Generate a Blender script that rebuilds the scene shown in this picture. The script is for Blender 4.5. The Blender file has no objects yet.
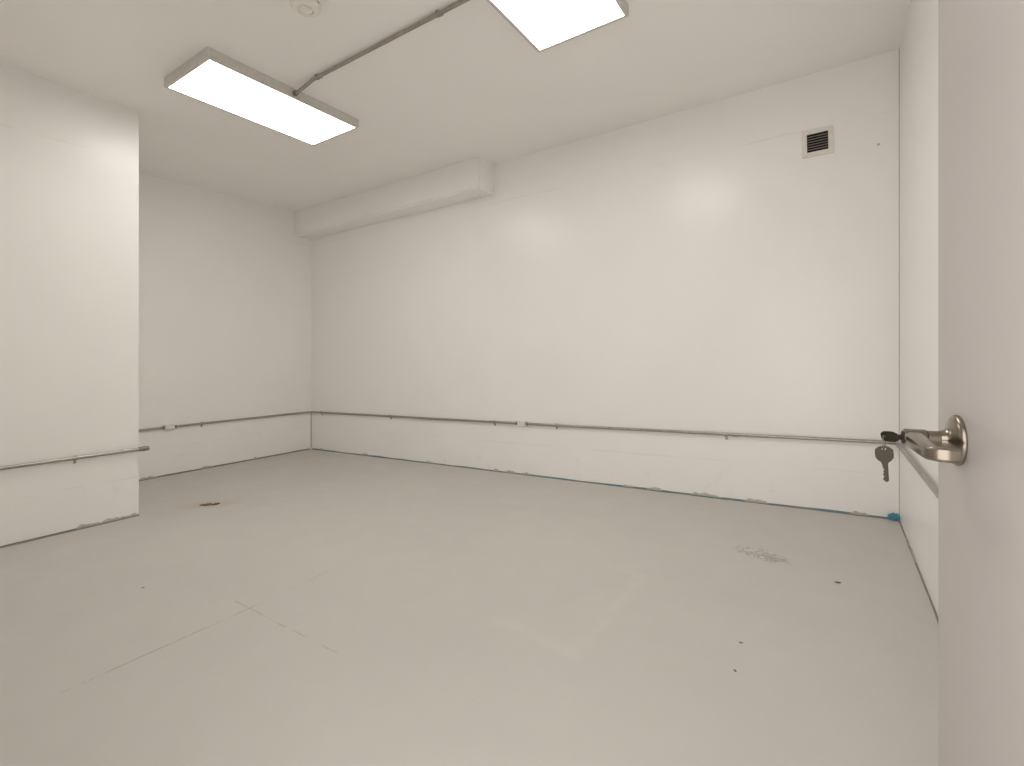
import bpy, bmesh, math, random
from mathutils import Vector, Matrix, noise
random.seed(7)
sc = bpy.context.scene
COL = sc.collection

# ------------------------------------------------------------------ camera
YAW = math.radians(32.946)
cam_d = bpy.data.cameras.new('camera')
cam = bpy.data.objects.new('camera', cam_d)
COL.objects.link(cam)
cam.location = (0, 0, 1.1)
cam.rotation_euler = (math.pi / 2, 0, YAW)
cam_d.sensor_width = 36
cam_d.lens = 36 * 501.5 / 1024
cam_d.shift_y = -23 / 1024
cam_d.clip_start = 0.01
sc.camera = cam

# ------------------------------------------------------------------ light and exposure
w = bpy.data.worlds.new('hallway_light')
sc.world = w
w.use_nodes = True
w.node_tree.nodes['Background'].inputs[0].default_value = (1.0, 0.945, 0.91, 1)
w.node_tree.nodes['Background'].inputs[1].default_value = 1.8
PANEL_STRENGTH = 5.5
sc.view_settings.view_transform = 'Standard'
sc.view_settings.look = 'None'
sc.view_settings.gamma = 1
sc.view_settings.use_curve_mapping = False
sc.view_settings.exposure = 0.70
sc.cycles.max_bounces = 24
sc.cycles.diffuse_bounces = 20

# ------------------------------------------------------------------ the slab has a cross fall: floor, ceiling and runs follow it
SX, SY = 0.0214, 0.01387
def zo(x, y): return SX * x + SY * y
SLOPE = (math.atan(SY), -math.atan(SX), 0)
CEIL = 3.05
XL, XP, YP, XR, YB, YF = -5.79, -4.425, 1.645, 0.34, 4.09, 0.10
def xr(y): return XR + (YB - y) * 0.0055      # the right wall runs very slightly out of square

# ------------------------------------------------------------------ node helpers
class NT:
    def __init__(s, name):
        s.m = bpy.data.materials.new(name); s.m.use_nodes = True
        s.t = s.m.node_tree; s.b = s.t.nodes['Principled BSDF']
        s._pos = None
    def n(s, typ, **kw):
        x = s.t.nodes.new(typ)
        for k, v in kw.items(): setattr(x, k, v)
        return x
    def put(s, sock, v):
        if isinstance(v, bpy.types.NodeSocket): s.t.links.new(v, sock)
        elif v is not None: sock.default_value = v
    def math(s, op, a, b=None, c=None, clamp=False):
        x = s.n('ShaderNodeMath', operation=op); x.use_clamp = clamp
        s.put(x.inputs[0], a); s.put(x.inputs[1], b)
        if c is not None: s.put(x.inputs[2], c)
        return x.outputs[0]
    def vec(s, op, a, b=None, scale=None):
        x = s.n('ShaderNodeVectorMath', operation=op)
        s.put(x.inputs[0], a)
        if b is not None: s.put(x.inputs[1], b)
        if scale is not None: s.put(x.inputs['Scale'], scale)
        return x.outputs['Value'] if op in ('DOT_PRODUCT', 'LENGTH', 'DISTANCE') else x.outputs[0]
    def pos(s):
        if s._pos is None: s._pos = s.n('ShaderNodeTexCoord').outputs['Object']
        return s._pos
    def noise(s, scale, detail=3, rough=0.5, vec=None, col=False):
        x = s.n('ShaderNodeTexNoise')
        x.inputs['Scale'].default_value = scale; x.inputs['Detail'].default_value = detail
        x.inputs['Roughness'].default_value = rough
        s.put(x.inputs['Vector'], vec if vec is not None else s.pos())
        return x.outputs['Color' if col else 'Fac']
    def ramp(s, v, lo, hi, a=0.0, b=1.0):
        x = s.n('ShaderNodeMapRange', clamp=True)
        s.put(x.inputs[0], v); x.inputs[1].default_value = lo; x.inputs[2].default_value = hi
        x.inputs[3].default_value = a; x.inputs[4].default_value = b
        return x.outputs[0]
    def mix(s, f, a, b):
        x = s.n('ShaderNodeMix', data_type='RGBA')
        s.put(x.inputs[0], f)
        for sock, v in ((x.inputs[6], a), (x.inputs[7], b)):
            s.put(sock, v if isinstance(v, bpy.types.NodeSocket) else (*v, 1))
        return x.outputs[2]
    def bump(s, h, strength, dist=0.002):
        x = s.n('ShaderNodeBump'); x.inputs['Strength'].default_value = strength
        x.inputs['Distance'].default_value = dist
        s.put(x.inputs['Height'], h); s.t.links.new(x.outputs[0], s.b.inputs['Normal'])
    def set(s, color=None, rough=None, metal=None, spec=None):
        if color is not None: s.put(s.b.inputs['Base Color'], color if isinstance(color, bpy.types.NodeSocket) else (*color, 1))
        s.put(s.b.inputs['Roughness'], rough); s.put(s.b.inputs['Metallic'], metal)
        s.put(s.b.inputs['Specular IOR Level'], spec)
        return s.m

def simple(name, color, rough=0.5, metal=0.0, var=0.06, scale=30):
    k = NT(name)
    f = k.ramp(k.noise(scale, 3), 0.3, 0.7)
    c = k.mix(f, tuple(v * (1 - var) for v in color), tuple(min(1, v * (1 + var)) for v in color))
    k.set(c, k.ramp(f, 0, 1, rough * 0.9, min(1, rough * 1.1)), metal)
    return k.m

WHITE = (0.90, 0.889, 0.873)
def wall_material(name, seams=True):
    k = NT(name)
    sep = k.n('ShaderNodeSeparateXYZ'); k.put(sep.inputs[0], k.pos())
    x, y, z = sep.outputs
    zz = k.math('SUBTRACT', z, k.math('ADD', k.math('MULTIPLY', x, SX), k.math('MULTIPLY', y, SY)))
    blotch = k.ramp(k.noise(1.7, 4, 0.6), 0.3, 0.75)
    c = k.mix(blotch, tuple(v * 0.985 for v in WHITE), tuple(v * 1.01 for v in WHITE))
    # scuffs low on the wall
    scuff = k.math('MULTIPLY', k.ramp(k.noise(5.5, 5, 0.7), 0.60, 0.72), k.ramp(zz, 0.55, 0.2))
    c = k.mix(k.math('MULTIPLY', scuff, 0.16), c, (0.55, 0.52, 0.46))
    h = k.math('MULTIPLY', k.noise(1.3, 2), 6.0)
    h = k.math('ADD', h, k.math('MULTIPLY', k.noise(70, 2), 0.12))
    if seams:
        wob = k.math('MULTIPLY', k.math('SUBTRACT', k.noise(3.0, 3), 0.5), 0.02)
        zw = k.math('ADD', zz, wob)
        broken = k.ramp(k.noise(2.3, 3), 0.42, 0.6)
        for sz in (0.29, 2.665):
            d = k.math('ABSOLUTE', k.math('SUBTRACT', zw, sz))
            line = k.math('MULTIPLY', k.ramp(d, 0.0075, 0.001), broken)
            c = k.mix(k.math('MULTIPLY', line, 0.17), c, (0.5, 0.47, 0.42))
            h = k.math('SUBTRACT', h, k.math('MULTIPLY', line, 0.25))
    k.set(c, k.ramp(blotch, 0, 1, 0.285, 0.32), 0, 0.5)
    k.bump(h, 0.35, 0.006)
    return k.m

def floor_material():
    k = NT('grey_floor_paint')
    p = k.pos()
    warp = k.vec('SCALE', k.vec('SUBTRACT', k.noise(14, 4, 0.6, col=True), (0.5, 0.5, 0.5)), scale=0.035)
    sep = k.n('ShaderNodeSeparateXYZ'); k.put(sep.inputs[0], k.vec('ADD', p, warp))
    cmb = k.n('ShaderNodeCombineXYZ'); k.put(cmb.inputs[0], sep.outputs[0]); k.put(cmb.inputs[1], sep.outputs[1])
    q = cmb.outputs[0]
    cm2 = k.n('ShaderNodeCombineXYZ'); sp2 = k.n('ShaderNodeSeparateXYZ')
    k.put(sp2.inputs[0], k.vec('ADD', p, k.vec('SCALE', k.vec('SUBTRACT', k.noise(9, 3, 0.6, col=True), (0.5, 0.5, 0.5)), scale=0.017)))
    k.put(cm2.inputs[0], sp2.outputs[0]); k.put(cm2.inputs[1], sp2.outputs[1])
    q2 = cm2.outputs[0]
    def seg(a, b, q=q2):
        ba = Vector((b[0] - a[0], b[1] - a[1], 0))
        pa = k.vec('SUBTRACT', q, (*a, 0))
        h = k.math('DIVIDE', k.vec('DOT_PRODUCT', pa, tuple(ba)), ba.length_squared, clamp=True)
        return k.vec('LENGTH', k.vec('SUBTRACT', pa, k.vec('SCALE', tuple(ba), scale=h)))
    def ell(cx, cy, rx, ry, rot):
        d = k.vec('SUBTRACT', q, (cx, cy, 0)); cs, sn = math.cos(rot), math.sin(rot)
        u = k.math('DIVIDE', k.vec('DOT_PRODUCT', d, (cs, sn, 0)), rx)
        v = k.math('DIVIDE', k.vec('DOT_PRODUCT', d, (-sn, cs, 0)), ry)
        return k.math('SQRT', k.math('ADD', k.math('MULTIPLY', u, u), k.math('MULTIPLY', v, v)))
    base = (0.635, 0.610, 0.560)
    big = k.ramp(k.noise(0.9, 4, 0.55), 0.3, 0.7)
    c = k.mix(big, (0.532, 0.518, 0.489), (0.566, 0.549, 0.520))
    c = k.mix(k.math('MULTIPLY', k.ramp(k.noise(6, 5, 0.65), 0.45, 0.75), 0.25), c, (0.60, 0.58, 0.553))
    grit = k.ramp(k.noise(45, 2), 0.70, 0.76)
    c = k.mix(k.math('MULTIPLY', grit, 0.12), c, (0.42, 0.39, 0.34))
    br = k.noise(9, 4, 0.7)
    h = k.math('MULTIPLY', k.noise(2.2, 3), 3.0)
    # slab joints, dark and broken
    for a, b, wd, st, lo in (((-2.23, 0.60), (-2.245, 1.28), 0.0050, 0.8, 0.36), ((-2.245, 1.28), (-2.275, 1.72), 0.0045, 0.45, 0.47),
                             ((-2.42, 1.27), (-1.56, 1.24), 0.0050, 0.5, 0.47)):
        ln = k.math('MULTIPLY', k.ramp(seg(a, b), wd, wd * 0.25), k.ramp(br, lo, lo + 0.12))
        c = k.mix(k.math('MULTIPLY', ln, st), c, (0.30, 0.26, 0.20))
        h = k.math('SUBTRACT', h, k.math('MULTIPLY', ln, 0.5))
    # pale raised ridges of filler round an old patch
    for a, b in (((-1.20, 1.75), (-0.815, 1.69)), ((-0.815, 1.69), (-0.815, 2.45)), ((-0.80, 2.46), (-1.05, 2.52))):
        ln = k.math('MULTIPLY', k.ramp(seg(a, b), 0.05, 0.005), k.ramp(br, 0.3, 0.6))
        c = k.mix(k.math('MULTIPLY', ln, 0.20), c, (0.68, 0.655, 0.62))
        h = k.math('ADD', h, k.math('MULTIPLY', ln, 0.35))
    # scraped patch with grey edges
    e = ell(-0.345, 3.045, 0.15, 0.075, math.radians(-22))
    nz = k.noise(17, 4, 0.75)
    ring = k.math('MULTIPLY', k.ramp(e, 1.15, 0.8), k.ramp(k.math('ABSOLUTE', k.math('SUBTRACT', nz, 0.5)), 0.055, 0.015))
    c = k.mix(k.math('MULTIPLY', k.ramp(e, 1.1, 0.8), 0.25), c, (0.70, 0.67, 0.62))
    c = k.mix(k.math('MULTIPLY', ring, 0.85), c, (0.27, 0.25, 0.235))
    e2 = ell(-0.285, 3.015, 0.06, 0.045, math.radians(-20))
    c = k.mix(k.math('MULTIPLY', k.ramp(e2, 1.1, 0.7), 0.5), c, (0.33, 0.31, 0.29))
    h = k.math('ADD', h, k.math('MULTIPLY', ring, 0.8))
    # rust halo
    e = ell(-4.25, 2.05, 0.27, 0.14, math.radians(35))
    c = k.mix(k.math('MULTIPLY', k.ramp(e, 1.0, 0.2), 0.55), c, (0.47, 0.36, 0.22))
    k.set(c, k.ramp(k.noise(5, 4, 0.6), 0.3, 0.7, 0.42, 0.58), 0, 0.4)
    k.bump(h, 0.3, 0.004)
    return k.m

M = {}
M['wall'] = wall_material('white_wall_paint')
M['ceiling'] = wall_material('white_ceiling_paint', seams=False)
M['floor'] = floor_material()
M['steel'] = simple('galvanized_steel', (0.40, 0.372, 0.33), 0.34, 0.9, 0.12, 40)
M['strap'] = simple('zinc_strap', (0.42, 0.39, 0.34), 0.42, 0.9)
M['dark_steel'] = simple('dull_steel_fitting', (0.27, 0.25, 0.22), 0.5, 0.7)
M['box'] = simple('pale_painted_box', (0.78, 0.76, 0.72), 0.45, 0.1)
M['nickel'] = simple('satin_nickel', (0.29, 0.257, 0.212), 0.24, 1.0, 0.03, 12)
M['nickel_dark'] = simple('dark_gap', (0.03, 0.028, 0.025), 0.7)
M['key'] = simple('worn_key_nickel', (0.062, 0.055, 0.043), 0.48, 1.0, 0.12, 200)
M['door'] = simple('grey_door_paint', (0.50, 0.472, 0.456), 0.42, 0, 0.012, 2.5)
M['fixture'] = simple('white_fixture_enamel', (0.62, 0.615, 0.575), 0.4)
M['plastic'] = simple('cream_plastic', (0.84, 0.82, 0.77), 0.45)
M['vent'] = simple('white_vent_enamel', (0.76, 0.74, 0.70), 0.45)
M['louver'] = simple('grey_louver_metal', (0.30, 0.27, 0.24), 0.5)
M['black'] = simple('black_void', (0.012, 0.011, 0.010), 0.9)
M['rust'] = simple('flaking_rust', (0.13, 0.088, 0.048), 0.95, 0, 0.5, 60)
M['scrap'] = simple('dried_paint_scrap', (0.52, 0.50, 0.44), 0.8, 0, 0.15, 60)
M['debris'] = simple('dark_debris', (0.17, 0.15, 0.12), 0.9)
M['sealant'] = simple('grey_sealant', (0.50, 0.465, 0.41), 0.8)

def tape_material(name, blue, paint, amount):
    k = NT(name)
    f = k.ramp(k.noise(4.5, 4, 0.6), amount - 0.06, amount + 0.06)
    k.set(k.mix(f, blue, paint), 0.75)
    return k.m
M['blue_tape'] = tape_material('blue_masking_tape', (0.12, 0.225, 0.27), (0.23, 0.25, 0.24), 0.46)
M['grey_tape'] = tape_material('painted_over_tape', (0.20, 0.235, 0.235), (0.25, 0.23, 0.195), 0.40)
M['blue_wad'] = simple('blue_tape_wad', (0.07, 0.27, 0.39), 0.6, 0, 0.2, 60)

k = NT('lit_diffuser')
k.set((0.9, 0.9, 0.88), 0.5)
k.b.inputs['Emission Color'].default_value = (1.0, 0.958, 0.908, 1)
k.b.inputs['Emission Strength'].default_value = PANEL_STRENGTH
M['diffuser'] = k.m

# ------------------------------------------------------------------ mesh helpers
def link(name, bm, mat, parent=None, smooth=False, loc=None):
    bmesh.ops.recalc_face_normals(bm, faces=bm.faces[:])
    me = bpy.data.meshes.new(name); bm.to_mesh(me); bm.free()
    me.materials.append(mat)
    if smooth:
        for p in me.polygons: p.use_smooth = True
    o = bpy.data.objects.new(name, me); COL.objects.link(o)
    if parent: o.parent = parent
    if loc: o.location = loc
    return o
def empty(name, loc=(0, 0, 0), rot=(0, 0, 0)):
    o = bpy.data.objects.new(name, None); o.empty_display_size = 0.05
    COL.objects.link(o); o.location = loc; o.rotation_euler = rot
    return o
def tag(o, label, cat, group=None, kind=None):
    o['label'] = label; o['category'] = cat
    if group: o['group'] = group
    if kind: o['kind'] = kind
    return o
def add_box(bm, x0, x1, y0, y1, z0, z1, bev=0.0, seg=2, mat=None):
    vs = [bm.verts.new(p) for p in ((x0,y0,z0),(x1,y0,z0),(x1,y1,z0),(x0,y1,z0),(x0,y0,z1),(x1,y0,z1),(x1,y1,z1),(x0,y1,z1))]
    fs = [bm.faces.new([vs[i] for i in f]) for f in ((3,2,1,0),(4,5,6,7),(0,1,5,4),(1,2,6,5),(2,3,7,6),(3,0,4,7))]
    if bev:
        bmesh.ops.bevel(bm, geom=list({e for f in fs for e in f.edges}), offset=bev, segments=seg, affect='EDGES', profile=0.5)
def B(*a, **k):
    bm = bmesh.new(); add_box(bm, *a, **k); return bm
def prism(bm, pts, zb, zt):
    """plan polygon raised between two heights that follow the slab's fall"""
    lo = [bm.verts.new((x, y, zb + zo(x, y))) for x, y in pts]
    hi = [bm.verts.new((x, y, zt + zo(x, y))) for x, y in pts]
    n = len(pts)
    bm.faces.new(lo[::-1]); bm.faces.new(hi)
    for i in range(n): bm.faces.new((lo[i], lo[(i+1) % n], hi[(i+1) % n], hi[i]))
def fillet(pts, rad, n=8):
    out = [Vector(pts[0])]
    for i in range(1, len(pts) - 1):
        p, a, b = Vector(pts[i]), Vector(pts[i-1]), Vector(pts[i+1])
        u, v = (a - p).normalized(), (b - p).normalized()
        for k_ in range(n + 1):
            t = k_ / n
            s, e = p + u * rad, p + v * rad
            out.append(s * (1-t)**2 + p * 2 * t * (1-t) + e * t * t)
    out.append(Vector(pts[-1]))
    return out
def add_tube(bm, pts, r, seg=16, cap=True):
    pts = [Vector(p) for p in pts]; rings = []
    rs = r if isinstance(r, (list, tuple)) else [r] * len(pts)
    t0 = (pts[1] - pts[0]).normalized()
    ref = Vector((0, 0, 1)) if abs(t0.z) < 0.9 else Vector((1, 0, 0))
    nrm = (ref - t0 * ref.dot(t0)).normalized()
    for i, p in enumerate(pts):
        t = (pts[min(i+1, len(pts)-1)] - pts[max(i-1, 0)]).normalized()
        nrm = (nrm - t * nrm.dot(t)).normalized(); b = t.cross(nrm)
        rings.append([bm.verts.new(p + (nrm * math.cos(2*math.pi*j/seg) + b * math.sin(2*math.pi*j/seg)) * rs[i]) for j in range(seg)])
    for a, b in zip(rings, rings[1:]):
        for j in range(seg): bm.faces.new((a[j], a[(j+1) % seg], b[(j+1) % seg], b[j]))
    if cap: bm.faces.new(rings[0][::-1]); bm.faces.new(rings[-1])
def T(pts, r, seg=16):
    bm = bmesh.new(); add_tube(bm, pts, r, seg); return bm
def lathe(prof, seg=40):
    """profile (radius, height) round local z"""
    bm = bmesh.new(); rings = []
    for r, z in prof:
        rings.append([bm.verts.new((max(r, 1e-5) * math.cos(2*math.pi*j/seg), max(r, 1e-5) * math.sin(2*math.pi*j/seg), z)) for j in range(seg)])
    for a, b in zip(rings, rings[1:]):
        for j in range(seg): bm.faces.new((a[j], a[(j+1) % seg], b[(j+1) % seg], b[j]))
    bm.faces.new(rings[0][::-1]); bm.faces.new(rings[-1])
    return bm
def autosmooth(o, ang=35):
    me = o.data
    for p in me.polygons: p.use_smooth = True
    bm = bmesh.new(); bm.from_mesh(me)
    for e in bm.edges:
        if len(e.link_faces) == 2 and e.calc_face_angle(0) > math.radians(ang): e.smooth = False
    bm.to_mesh(me); bm.free()
    return o

# ------------------------------------------------------------------ the room
def struct(name, pts, zb, zt, mat, label, cat):
    bm = bmesh.new()
    for poly in (pts if isinstance(pts[0][0], tuple) else [pts]): prism(bm, poly, zb, zt)
    return tag(link(name, bm, mat), label, cat, kind='structure')
rect = lambda x0, x1, y0, y1: [(x0, y0), (x1, y0), (x1, y1), (x0, y1)]
struct('floor', rect(XL - .12, XR + .16, -0.9, YB + .12), -0.12, 0.0, M['floor'], 'grey painted concrete floor with scuffs and slab joints', 'floor')
struct('ceiling', rect(XL - .12, XR + .16, -0.05, YB + .12), CEIL, CEIL + .12, M['ceiling'], 'white painted ceiling with two light panels', 'ceiling')
struct('wall_back', rect(XL - .12, XR + .16, YB, YB + .12), 0, CEIL, M['wall'], 'long white back wall with square vent', 'wall')
struct('wall_left', rect(XL - .12, XL, YP - .1, YB), 0, CEIL, M['wall'], 'white wall of the recess at far left', 'wall')
struct('wall_partition', rect(XL - .12, XP, YF, YP), 0, CEIL, M['wall'], 'white wall block jutting out at left edge', 'wall')
struct('wall_right', [(xr(YF - .15), YF - .15), (XR + .16, YF - .15), (XR + .16, YB), (XR, YB)], 0, CEIL, M['wall'], 'white wall behind the open door', 'wall')
bm = bmesh.new()
prism(bm, rect(XL - .12, -0.84, YF - .15, YF), 0, CEIL)
prism(bm, rect(-0.84, xr(YF), YF - .15, YF), 2.12, CEIL)
prism(bm, rect(0.30, xr(YF), YF - .15, YF), 0, 2.12)
tag(link('wall_front', bm, M['wall']), 'white front wall with the doorway', 'wall', kind='structure')

# boxed-in soffit along the top of the back wall
bm = bmesh.new(); prism(bm, rect(XL, -2.86, 3.85, YB), 2.75, CEIL)
bmesh.ops.bevel(bm, geom=[e for e in bm.edges if abs(e.verts[0].co.z - 2.75) < 0.2 and abs(e.verts[1].co.z - 2.75) < 0.2 and min(v.co.y for v in e.verts) < 3.9]
                + [e for e in bm.edges if all(v.co.y < 3.9 and v.co.x > -3 for v in e.verts)], offset=0.015, segments=3, affect='EDGES')
tag(autosmooth(link('trim_1', bm, M['ceiling'])), 'white boxed soffit where back wall meets ceiling', 'soffit', kind='structure')
# sealant in the two corners of the back wall
bm = bmesh.new(); prism(bm, [(XR - .004, YB), (XR, YB - .004), (XR, YB)], 0.02, CEIL)
tag(link('trim_2', bm, M['sealant']), 'thin grey sealant line in right back corner', 'sealant', kind='structure')
bm = bmesh.new(); prism(bm, [(XL, YB - .010), (XL + .010, YB), (XL, YB)], 0.02, 0.475)
tag(link('trim_3', bm, M['sealant']), 'short grey sealant line in left back corner', 'sealant', kind='structure')

# ------------------------------------------------------------------ ceiling light panels
def make_light(x, y, label):
    t = tag(empty('ceiling_light', (x, y, CEIL + zo(x, y)), SLOPE), label, 'ceiling light', 'flat panel lights on the ceiling')
    hx, hy, d = 0.288, 0.574, 0.066
    bm = bmesh.new()
    rim = 0.021
    add_box(bm, -hx, hx, -hy, -hy + rim, -d, 0, .003); add_box(bm, -hx, hx, hy - rim, hy, -d, 0, .003)
    add_box(bm, -hx, -hx + rim, -hy + rim, hy - rim, -d, 0, .003); add_box(bm, hx - rim, hx, -hy + rim, hy - rim, -d, 0, .003)
    add_box(bm, -hx + rim, hx - rim, -hy + rim, hy - rim, -0.03, -0.001)
    link('housing', bm, M['fixture'], t)
    o = link('diffuser', B(-hx + rim, hx - rim, -hy + rim, hy - rim, -d + .002, -0.035), M['diffuser'], t)
    o['label'] = 'glowing white diffuser'
    return t
make_light(-3.494, 2.122, 'lit flat ceiling panel nearer the left wall, seen whole')
make_light(-1.254, 2.106, 'lit flat ceiling panel cut off by the top of the photo')

# ------------------------------------------------------------------ conduit
CR = 0.0115
def strap(p, axis, wall_n, parent):
    """one-hole clip round a pipe at p; axis along the pipe, wall_n out of the wall"""
    a, n = Vector(axis).normalized(), Vector(wall_n).normalized(); u = a.cross(n)
    bm = bmesh.new(); path = []
    R_ = CR + 0.0022
    path.append(u * (R_ + 0.024) - n * (CR + .002)); path.append(u * R_ - n * (CR + .002))
    for i in range(11):
        an = -0.1 + i / 10 * (math.pi + 0.2)
        path.append(u * R_ * math.cos(an) + n * R_ * math.sin(an))
    path.append(-u * R_ - n * (CR + .002))
    prev = None
    for q in path:
        c = Vector(p) + q
        ring = [bm.verts.new(c + a * s * 0.009 + q.normalized() * h) for s, h in ((-1, 0), (1, 0), (1, .0018), (-1, .0018))]
        if prev:
            for j in range(4): bm.faces.new((prev[j], prev[(j+1) % 4], ring[(j+1) % 4], ring[j]))
        else: bm.faces.new(ring[::-1])
        prev = ring
    bm.faces.new(prev)
    c = Vector(p) + u * (R_ + .013) - n * CR
    add_tube(bm, [c, c + n * .005], .0055, 10)
    link('strap', bm, M['strap'], parent)
def coupling(p, axis, parent, L=0.04, r=0.0165, mat='dark_steel', name='coupling'):
    a = Vector(axis).normalized(); p = Vector(p)
    o = link(name, T([p - a * L/2, p - a * L*.1, p - a * L*.1, p + a * L*.1, p + a * L*.1, p + a * L/2], [r*.9, r*.9, r, r, r*.9, r*.9]), M[mat], parent)
    return autosmooth(o)
def Zp(x, y, z): return Vector((x, y, z + zo(x, y)))
OFF = 0.016
yB, xL, xR_, xP = YB - OFF, XL + OFF, XR - OFF, XP + OFF
HC = 0.495
def conduit(name, pts, label, rad=0.10):
    o = empty(name, pts[0]); tag(o, label, 'conduit', None)
    pp = [p - pts[0] for p in pts]
    autosmooth(link('pipe', T(fillet(pp, rad), CR), M['steel'], o))
    return o
def on(o, p): return p - o.location

# recess wall, left of its box
c = conduit('steel_conduit', [Zp(xL, YP - .05, .497), Zp(xL, 2.365, .499)], 'short steel conduit on recess wall between partition corner and box')
# recess wall, round the corner, along the back wall
c = conduit('steel_conduit', [Zp(xL, 2.465, .499), Zp(xL, yB, .489), Zp(-2.575, yB, .490)], 'steel conduit bent round the left back corner between both boxes')
strap(on(c, Zp(xL, 2.735, .498)), (0, 1, SY), (1, 0, 0), c)
for x in (-5.56, -4.31, -2.85): strap(on(c, Zp(x, yB, .490)), (1, 0, SX), (0, -1, 0), c)
# back wall to right wall
c = conduit('steel_conduit', [Zp(-2.475, yB, .490), Zp(xR_, yB, .501), Zp(xr(0.9) - OFF, 0.9, .566)], 'long steel conduit along back wall bending behind the open door', 0.07)
for x in (-2.16, -0.705): strap(on(c, Zp(x, yB, .492)), (1, 0, SX), (0, -1, 0), c)
strap(on(c, Zp(xr(3.92) - OFF, 3.92, .5045)), (0, 1, SY), (-1, 0, 0), c)
coupling(on(c, Zp(-0.64, yB, .4945)), (1, 0, SX), c, 0.05, 0.0135, 'steel')
# partition
c = conduit('steel_conduit', [Zp(xP, YF, .503), Zp(xP, 1.655, .499)], 'steel conduit along the jutting wall at left edge')
strap(on(c, Zp(xP, 1.265, .500)), (0, 1, SY), (1, 0, 0), c)
coupling(on(c, Zp(xP, 1.672, .499)), (0, 1, SY), c, 0.062, 0.0185)
# ceiling
zc = CEIL - OFF
c = conduit('steel_conduit', [Zp(-3.2, 2.126, zc - .024), Zp(-3.15, 2.126, zc - .024), Zp(-2.98, 2.118, zc), Zp(-1.546, 2.118, zc)], 'steel conduit on ceiling between the two light panels', .024)
for x in (-2.93, -1.86): strap(on(c, Zp(x, 2.118, zc)), (1, 0, SX), (0, 0, -1), c)
coupling(on(c, Zp(-3.187, 2.126, zc - .024)), (1, 0, SX), c, 0.026, 0.018, 'dark_steel', 'connector')
coupling(on(c, Zp(-1.559, 2.118, zc)), (1, 0, SX), c, 0.026, 0.018, 'dark_steel', 'connector')

def junction_box(loc, rotz, label):
    t = tag(empty('junction_box', loc, (0, 0, rotz)), label, 'junction box', 'conduit boxes on the walls')
    # local: x along pipe, -y out of the wall, origin at pipe centre
    bm = bmesh.new(); add_box(bm, -.045, .045, -.022, OFF, -.026, .026, .005, 3)
    autosmooth(link('box_body', bm, M['box'], t))
    bm = bmesh.new(); add_box(bm, -.041, .041, -.026, -.021, -.022, .022, .002)
    for s in (-1, 1): add_tube(bm, [(s*.03, -.0255, 0), (s*.03, -.0285, 0)], .0045, 10)
    link('box_cover', bm, M['box'], t)
    for s in (-1, 1): coupling((s*.053, 0, 0), (1, 0, 0), t, .024, .0175, 'dark_steel', 'connector')
    return t
junction_box(Zp(-2.525, yB, .490), 0, 'small pale conduit box on the back wall')
junction_box(Zp(xL, 2.415, .499), math.pi / 2, 'small pale conduit box on recess wall beside partition corner')

# ------------------------------------------------------------------ smoke detector
SMOKE = t = tag(empty('smoke_detector', Zp(-2.383, 1.648, CEIL), SLOPE), 'round white smoke detector on the ceiling near the top edge', 'smoke detector')
autosmooth(link('mounting_base', lathe([(0, 0), (.074, 0), (.076, -.004), (.076, -.011), (.070, -.013), (0, -.013)]), M['plastic'], t))
bm = lathe([(0, -.0125), (.066, -.0125), (.066, -.0265), (0, -.0265)])
link('sensor_slot', bm, M['black'], t)['label'] = 'dark slot round the body'
for i in range(8):
    a = (i + .3) / 8 * 2 * math.pi
    link('slot_rib', T([(.068 * math.cos(a), .068 * math.sin(a), -.0125), (.068 * math.cos(a), .068 * math.sin(a), -.0265)], .0028, 6), M['plastic'], t)
autosmooth(link('detector_body', lathe([(0, -.026), (.070, -.026), (.072, -.029), (.069, -.040), (.060, -.048), (.038, -.052), (.036, -.043), (.029, -.043), (0, -.043)]), M['plastic'], t), 30)
autosmooth(link('test_button', lathe([(0, -.0425), (.028, -.0425), (.027, -.056), (.021, -.058), (0, -.0585)], 32), M['plastic'], t))

SMOKE.scale = (1.09, 1.09, 1.0)

# ------------------------------------------------------------------ wall vent
VX, VZ = -0.114, 2.563
t = tag(empty('wall_vent', Zp(VX, YB, VZ), (0, SLOPE[1], 0)), 'square white louvered vent high on the back wall', 'vent')
bm = bmesh.new()
o_, i_ = 0.094, 0.063
for a in ((-o_, -i_, -o_, o_), (i_, o_, -o_, o_), (-i_, i_, i_, o_), (-i_, i_, -o_, -i_)):
    add_box(bm, a[0], a[1], -.012, 0.0, a[2], a[3], .002)
link('vent_frame', bm, M['vent'], t)
link('duct_opening', B(-i_, i_, -.002, 0.0, -i_, i_), M['black'], t)['label'] = 'black opening behind the louvers'
bm = bmesh.new()
for j in range(6):
    z = -i_ + (j + .95) * 2 * i_ / 7
    vs = [bm.verts.new(p) for p in ((-i_, -.0105, z - .004), (i_, -.0105, z - .004), (i_, -.0025, z + .003), (-i_, -.0025, z + .003),
                                    (-i_, -.0105, z - .0025), (i_, -.0105, z - .0025), (i_, -.0025, z + .0045), (-i_, -.0025, z + .0045))]
    for f in ((3,2,1,0),(4,5,6,7),(0,1,5,4),(1,2,6,5),(2,3,7,6),(3,0,4,7)): bm.faces.new([vs[q] for q in f])
link('louvers', bm, M['louver'], t)
for s in (-1, 1): link('screw', T([(s * .081, -.0115, 0), (s * .081, -.0138, 0)], .0045, 12), M['vent'], t)
o = link('wall_anchor', lathe([(0, 0), (.008, 0), (.007, .003), (.004, .004), (0, .004)], 16), M['sealant'], None, True)
o.location = Zp(0.23, YB, 2.46); o.rotation_euler = (math.pi / 2, 0, 0)
tag(o, 'tiny grey wall plug right of the vent', 'wall plug')

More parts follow.
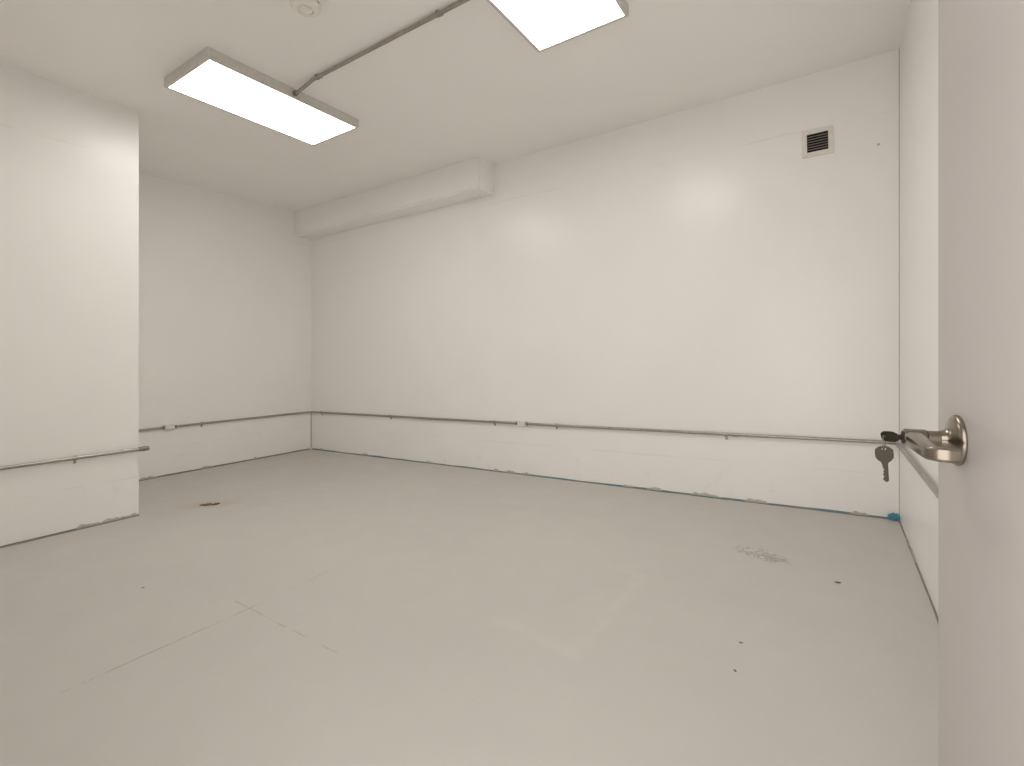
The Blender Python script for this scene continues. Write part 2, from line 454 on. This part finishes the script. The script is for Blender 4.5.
# ------------------------------------------------------------------ tape and scraps along the foot of the walls
def strip(name, p0, p1, n, mat, label, cat, hgt=0.010, dep=0.020, step=0.05):
    """L-shaped tape in the joint; n points from the wall into the room"""
    p0, p1, n = Vector((*p0, 0)), Vector((*p1, 0)), Vector((*n, 0)); L = (p1 - p0).length; p0 = p0 + n * .0005; p1 = p1 + n * .0005
    cnt = max(2, int(L / step)); bm = bmesh.new(); prev = None
    for i in range(cnt + 1):
        p = p0.lerp(p1, i / cnt)
        k1 = noise.noise(Vector((p.x * 5, p.y * 5, 3.1))); k2 = noise.noise(Vector((p.x * 7, p.y * 7, 9.7)))
        h, d = hgt * (1 + .5 * k1), dep * (1 + .35 * k2)
        prof = [(0.0, 0.0), (d, 0.0), (d, .0018), (.004, .003), (.0022, h), (0.0, h)]
        ring = [bm.verts.new(Zp(*(p + n * a).xy, b)) for a, b in prof]
        if prev:
            for j in range(6): bm.faces.new((prev[j], prev[(j+1) % 6], ring[(j+1) % 6], ring[j]))
        else: bm.faces.new(ring[::-1])
        prev = ring
    bm.faces.new(prev)
    return tag(link(name, bm, mat), label, cat)
def scrap(p0, p1, n, parent, hgt=0.024):
    p0, p1, n = Vector((*p0, 0)), Vector((*p1, 0)), Vector((*n, 0)); L = (p1 - p0).length; p0 = p0 + n * .0005; p1 = p1 + n * .0005
    cnt = max(4, int(L / .012)); bm = bmesh.new(); prev = None
    for i in range(cnt + 1):
        u = i / cnt; p = p0.lerp(p1, u)
        h = hgt * min(1, 5 * min(u, 1 - u) + .15) * (.75 + .6 * noise.noise(Vector((p.x * 23, p.y * 23, 1.3))))
        prof = [(.001, .004), (.005, .004), (.006, .004 + h * .6), (.0035, .004 + h), (.001, .004 + h)]
        ring = [bm.verts.new(Zp(*(p + n * a).xy, b)) for a, b in prof]
        if prev:
            for j in range(5): bm.faces.new((prev[j], prev[(j+1) % 5], ring[(j+1) % 5], ring[j]))
        else: bm.faces.new(ring[::-1])
        prev = ring
    bm.faces.new(prev)
    link('paint_scrap', bm, M['scrap'], parent)['label'] = 'pale scrap of dried paint'
tp = strip('masking_tape', (XL + .03, YB), (XR - .045, YB), (0, -1), M['blue_tape'], 'blue masking tape along the foot of the back wall', 'masking tape')
for a, b in ((-5.62, -5.52), (-4.80, -4.66), (-3.76, -3.66), (-2.87, -2.80), (-2.72, -2.62), (-2.56, -2.44), (-1.53, -1.44), (-1.32, -1.19), (-0.97, -0.74), (-0.58, -0.42), (0.08, 0.18)):
    scrap((a, YB), (b, YB), (0, -1), tp)
tp = strip('masking_tape', (XL, YP + .01), (XL, YB - .03), (1, 0), M['grey_tape'], 'dull painted-over tape along the foot of recess wall', 'masking tape', .012)
for a, b in ((1.9, 2.32), (2.72, 2.86), (3.3, 3.36)): scrap((XL, a), (XL, b), (1, 0), tp, .026)
tp = strip('masking_tape', (XP, YF + .02), (XP, YP), (1, 0), M['grey_tape'], 'dull painted-over tape along the foot of jutting wall', 'masking tape', .010)
for a, b in ((1.27, 1.42), (1.41, 1.53), (1.52, 1.64)): scrap((XP, a), (XP, b), (1, 0), tp, .030)
tp = strip('masking_tape', (xr(1.2), 1.2), (XR, YB - .04), (-1, 0), M['grey_tape'], 'dull painted-over tape along foot of wall behind door', 'masking tape', .005, .007)
for a, b in ((3.3, 3.5), (3.55, 3.7)): scrap((xr(a), a), (xr(b), b), (-1, 0), tp, .014)

bm = bmesh.new(); bmesh.ops.create_icosphere(bm, subdivisions=4, radius=1)
for v in bm.verts:
    q = v.co.copy(); f = 1 + .45 * noise.noise(q * 2.3) + .22 * noise.noise(q * 6.1)
    v.co = Vector((q.x * .030, q.y * .017, q.z * .021)) * f
o = link('tape_wad', bm, M['blue_wad'], None, False)
o.location = Zp(XR - .030, YB - .026, .023)
tag(o, 'crumpled wad of bright blue tape in right back corner', 'tape')

# ------------------------------------------------------------------ rust patch and debris on the floor
bm = bmesh.new()
nr, na = 6, 36
for sgn, (cx, cy, rx, ry, rot) in enumerate(((-.006, -.004, .036, .034, .6), (.038, .034, .028, .036, .4), (-.036, -.036, .016, .018, .9))):
    ctr = bm.verts.new((cx, cy, .006)); prev = None
    for i in range(1, nr + 1):
        ring = []
        for j in range(na):
            a = 2 * math.pi * j / na; r = i / nr * (1 + .38 * noise.noise(Vector((math.cos(a) * 2.2, math.sin(a) * 2.2, sgn * 5))) + .2 * noise.noise(Vector((math.cos(a) * 6, math.sin(a) * 6, sgn * 3))))
            x, y = rx * r * math.cos(a), ry * r * math.sin(a)
            x, y = x * math.cos(rot) - y * math.sin(rot) + cx, x * math.sin(rot) + y * math.cos(rot) + cy
            z = 0.0 if i == nr else .004 + .004 * noise.noise(Vector((x * 60, y * 60, 2)))
            ring.append(bm.verts.new((x, y, z + SX * x + SY * y)))
        for j in range(na):
            if prev: bm.faces.new((prev[j], ring[j], ring[(j+1) % na], prev[(j+1) % na]))
            else: bm.faces.new((ctr, ring[j], ring[(j+1) % na]))
        prev = ring
o = link('rust_flakes', bm, M['rust']); o.location = Zp(-4.235, 2.055, .0003)
tag(o, 'dark brown rust flakes on floor near the jutting wall', 'rust')
def speck(x, y, s, rot, label):
    bm = bmesh.new(); bmesh.ops.create_icosphere(bm, subdivisions=2, radius=1)
    for v in bm.verts:
        q = v.co.copy(); f = 1 + .5 * noise.noise(q * 1.7 + Vector((x, y, 0)))
        v.co = Vector((q.x * s * 1.7, q.y * s, (q.z * .45 + .45) * s)) * f
    mz = min(v.co.z for v in bm.verts)
    for v in bm.verts: v.co.z -= mz
    o = link('debris_chip', bm, M['debris']); o.location = Zp(x, y, 0); o.rotation_euler = (0, 0, rot)
    tag(o, label, 'debris', 'dark chips lying on the floor')
speck(0.004, 2.844, .0075, .5, 'largest dark chip on the floor, nearest the wall behind the door')
speck(-0.307, 2.077, .004, .2, 'tiny dark chip on floor, middle of three toward the door')
speck(-0.297, 1.883, .004, 2.2, 'tiny dark chip on floor nearest the camera at right')
speck(-2.931, 1.108, .004, 1.2, 'tiny dark chip on floor alone at left beyond the slab joint')

# ------------------------------------------------------------------ open door with its lever lock
S_, C_ = math.sin(YAW), math.cos(YAW)
RX, RZ = 0.712, 0.80                       # lock position right of and ahead of the viewer
rose = Vector((C_ * RX - S_ * RZ, S_ * RX + C_ * RZ, 0.972))
DA = YAW - math.radians(25.5)              # the door stands a little short of a right angle
along = Vector((-math.sin(DA), math.cos(DA), 0))          # hinge to latch edge
nrm = Vector((-math.cos(DA), -math.sin(DA), 0))           # out of the visible face
BS, DW, DT, DH = 0.097, 1.00, 0.045, 2.06
origin = rose - along * (DW - BS)
t = empty('door_1', (origin.x, origin.y, zo(origin.x, origin.y)))
t.rotation_euler = (0, 0, DA)               # local y runs to the latch edge, -x out of the visible face
tag(t, 'pale grey door standing open at right edge with keys in its lever', 'door', kind='structure')
bm = bmesh.new(); add_box(bm, 0, DT, 0, DW, 0.02, DH, .0025, 2)
autosmooth(link('door_panel', bm, M['door'], t))
hz = rose.z - t.location.z
def door_pt(n, a, z): return (-n, DW - BS + a, hz + z)   # n out of the face, a toward the latch edge
hl = empty('lever_handle', door_pt(0, 0, 0)); hl.parent = t; hl['label'] = 'satin nickel lever lock'
hl.rotation_euler = (0, 0, 0)
# handle frame: -x out of the door, -y toward the hinge, z up
def turn(bm, ):                            # lathe axis z -> -x
    bmesh.ops.transform(bm, matrix=Matrix.Rotation(-math.pi / 2, 4, 'Y'), verts=bm.verts[:]); return bm
autosmooth(link('rose_plate', turn(lathe([(0, 0), (.040, 0), (.0405, .003), (.0385, .0065), (.033, .0095), (.0235, .0115), (.0175, .0145), (.0150, .0185), (.0136, .024), (0, .024)], 56)), M['nickel'], hl), 40)
autosmooth(link('neck', turn(lathe([(0, .023), (.0130, .023), (.0130, .040), (0, .040)], 32)), M['nickel'], hl))
link('neck_gap', turn(lathe([(0, .0395), (.0118, .0395), (.0118, .0415), (0, .0415)], 32)), M['nickel_dark'], hl)
# lever: rounded hub that sweeps into a flat grip and returns to the door
def loft(secs, bev=0.003):
    bm = bmesh.new(); prev = None
    for c, u, v, hu, hv in secs:
        c, u, v = Vector(c), Vector(u).normalized(), Vector(v).normalized(); ring = []
        r = min(hu, hv) * .55
        for sx, sy, a0 in ((1, 1, 0), (-1, 1, 90), (-1, -1, 180), (1, -1, 270)):
            for q in range(5):
                a = math.radians(a0 + q * 22.5)
                ring.append(bm.verts.new(c + u * (sx * (hu - r) + r * math.cos(a)) + v * (sy * (hv - r) + r * math.sin(a))))
        if prev:
            for j in range(20): bm.faces.new((prev[j], prev[(j+1) % 20], ring[(j+1) % 20], ring[j]))
        else: bm.faces.new(ring[::-1])
        prev = ring
    bm.faces.new(prev)
    return bm
Zv = (0, 0, 1)
autosmooth(link('hub', turn(lathe([(0, .0412), (.0138, .0412), (.0145, .043), (.0145, .0690), (.0135, .0712), (0, .0712)], 40)), M['nickel'], hl))
secs = []
for i in range(9):                          # out of the hub along the door, sinking a little
    u = i / 8
    y = -.004 - .100 * u; x = -.0570 - .004 * math.sin(u * math.pi / 2)
    z = -.0020 - .0050 * u
    secs.append(((x, y, z), (-1, 0, 0), Zv, .0138 - .0040 * u, .0135 - .0030 * u))
for i in range(1, 9):                       # the end bends back toward the door
    a = i / 8 * math.pi / 2
    c = Vector((-.061 + .016 * (1 - math.cos(a)), -.104 - .016 * math.sin(a), -.007))
    secs.append((c, (-math.cos(a), -math.sin(a), 0), Zv, .0088, .0103))
secs.append(((-.034, -.120, -.007), (0, -1, 0), Zv, .0082, .0101))
autosmooth(link('lever', loft(secs), M['nickel'], hl), 40)
autosmooth(link('lock_cylinder', turn(lathe([(0, .0705), (.0105, .0705), (.0105, .0722), (.0098, .0728), (0, .0728)], 32)), M['key'], hl))
link('key_slot', B(-.0734, -.0729, -.0012, .0012, -.0045, .0045), M['nickel_dark'], hl)

# keys -------------------------------------------------------------
def key_mesh():
    """key in local xz: bow centred on the origin, blade down -z, 2 mm thick"""
    def outline():
        pts = []
        bow = [(-.0048, -.0135), (-.0088, -.0108), (-.0122, -.0065), (-.0128, -.0015), (-.0124, .0060), (-.0085, .0098), (-.0048, .0112), (.0048, .0112), (.0085, .0098), (.0124, .0060), (.0128, -.0015), (.0122, -.0065), (.0088, -.0108), (.0052, -.0135)]
        blade = [(.0048, -.0150), (.0042, -.0165), (.0042, -.0410), (.0020, -.0440), (-.0015, -.0425), (-.0040, -.0395), (-.0022, -.0370), (-.0022, -.0345), (-.0038, -.0325), (-.0018, -.0300), (-.0030, -.0275), (-.0012, -.0250), (-.0030, -.0225), (-.0038, -.0170), (-.0048, -.0150)]
        return bow + blade
    P = outline(); hole = [(.0032 * math.cos(a), .0072 + .0022 * math.sin(a)) for a in [2 * math.pi * i / 16 for i in range(16)]]
    bm = bmesh.new(); edges = []
    for loop in (P, hole):
        vs = [bm.verts.new((x, 0, z)) for x, z in loop]
        edges += [bm.edges.new((vs[i], vs[(i+1) % len(vs)])) for i in range(len(vs))]
    r = bmesh.ops.triangle_fill(bm, use_beauty=True, use_dissolve=False, edges=edges)
    faces = [f for f in r['geom'] if isinstance(f, bmesh.types.BMFace)]
    e = bmesh.ops.extrude_face_region(bm, geom=faces)
    bmesh.ops.translate(bm, vec=(0, .0022, 0), verts=[v for v in e['geom'] if isinstance(v, bmesh.types.BMVert)])
    bmesh.ops.translate(bm, vec=(0, -.0011, 0), verts=bm.verts[:])
    return bm
def to_world(p): return t.matrix_basis @ Vector(door_pt(*p))
# the key in the lock: blade along the lock axis, most of it inside the cylinder
bm = key_mesh()
bmesh.ops.bisect_plane(bm, geom=bm.verts[:] + bm.edges[:] + bm.faces[:], plane_co=(0, 0, -.0165), plane_no=(0, 0, -1), clear_outer=True)
kA = link('key', bm, M['key'])
kc = to_world((.0899, 0, 0))
# local -z -> toward the door (-nrm); local x -> vertical
mz = nrm; mx = Matrix.Rotation(math.radians(58), 4, nrm) @ Vector((0, 0, -1)); my = mz.cross(mx)
kA.matrix_world = Matrix.Translation(kc) @ Matrix((mx, my, mz)).transposed().to_4x4()
tag(kA, 'nickel key pushed into the door lever lock, its bow sticking out', 'key', 'keys at the door lever')
holeA = kA.matrix_world @ Vector((0, 0, .0072))
rr = .0118
bmB = key_mesh()
bmesh.ops.scale(bmB, vec=(1, 1, 1.08), verts=bmB.verts[:])
kB = link('key', bmB, M['key'])
ring_c = holeA + Vector((0, 0, -rr + .0012))
hb = ring_c + Vector((0, 0, -rr + .0006))
ang = YAW + math.radians(-33)               # the hanging key faces the doorway
kB.matrix_world = Matrix.Translation(hb) @ Matrix.Rotation(ang, 4, 'Z') @ Matrix.Rotation(math.radians(-3), 4, 'Y') @ Matrix.Translation((0, 0, -.0072))
tag(kB, 'nickel key hanging from the ring below the door lever', 'key', 'keys at the door lever')
bm = bmesh.new()
ux = Vector((0.18, 0.98, 0)).normalized()   # the ring hangs almost edge-on to the doorway
N = 28
pts = [ring_c + (ux * math.sin(2*math.pi*i/N) + Vector((0, 0, 1)) * math.cos(2*math.pi*i/N)) * rr for i in range(N)]
rings = []
for i in range(N):
    r_ = (pts[i] - ring_c).normalized(); b_ = ux.cross(Vector((0, 0, 1)))
    rings.append([bm.verts.new(pts[i] - ring_c + (r_ * math.cos(q * math.pi / 4) + b_ * math.sin(q * math.pi / 4)) * .0010) for q in range(8)])
for i in range(N):
    a, b = rings[i], rings[(i+1) % N]
    for q in range(8): bm.faces.new((a[q], a[(q+1) % 8], b[(q+1) % 8], b[q]))
o = link('key_ring', bm, M['nickel'], None, True); o.location = ring_c
tag(o, 'small wire ring joining the two keys', 'key ring')
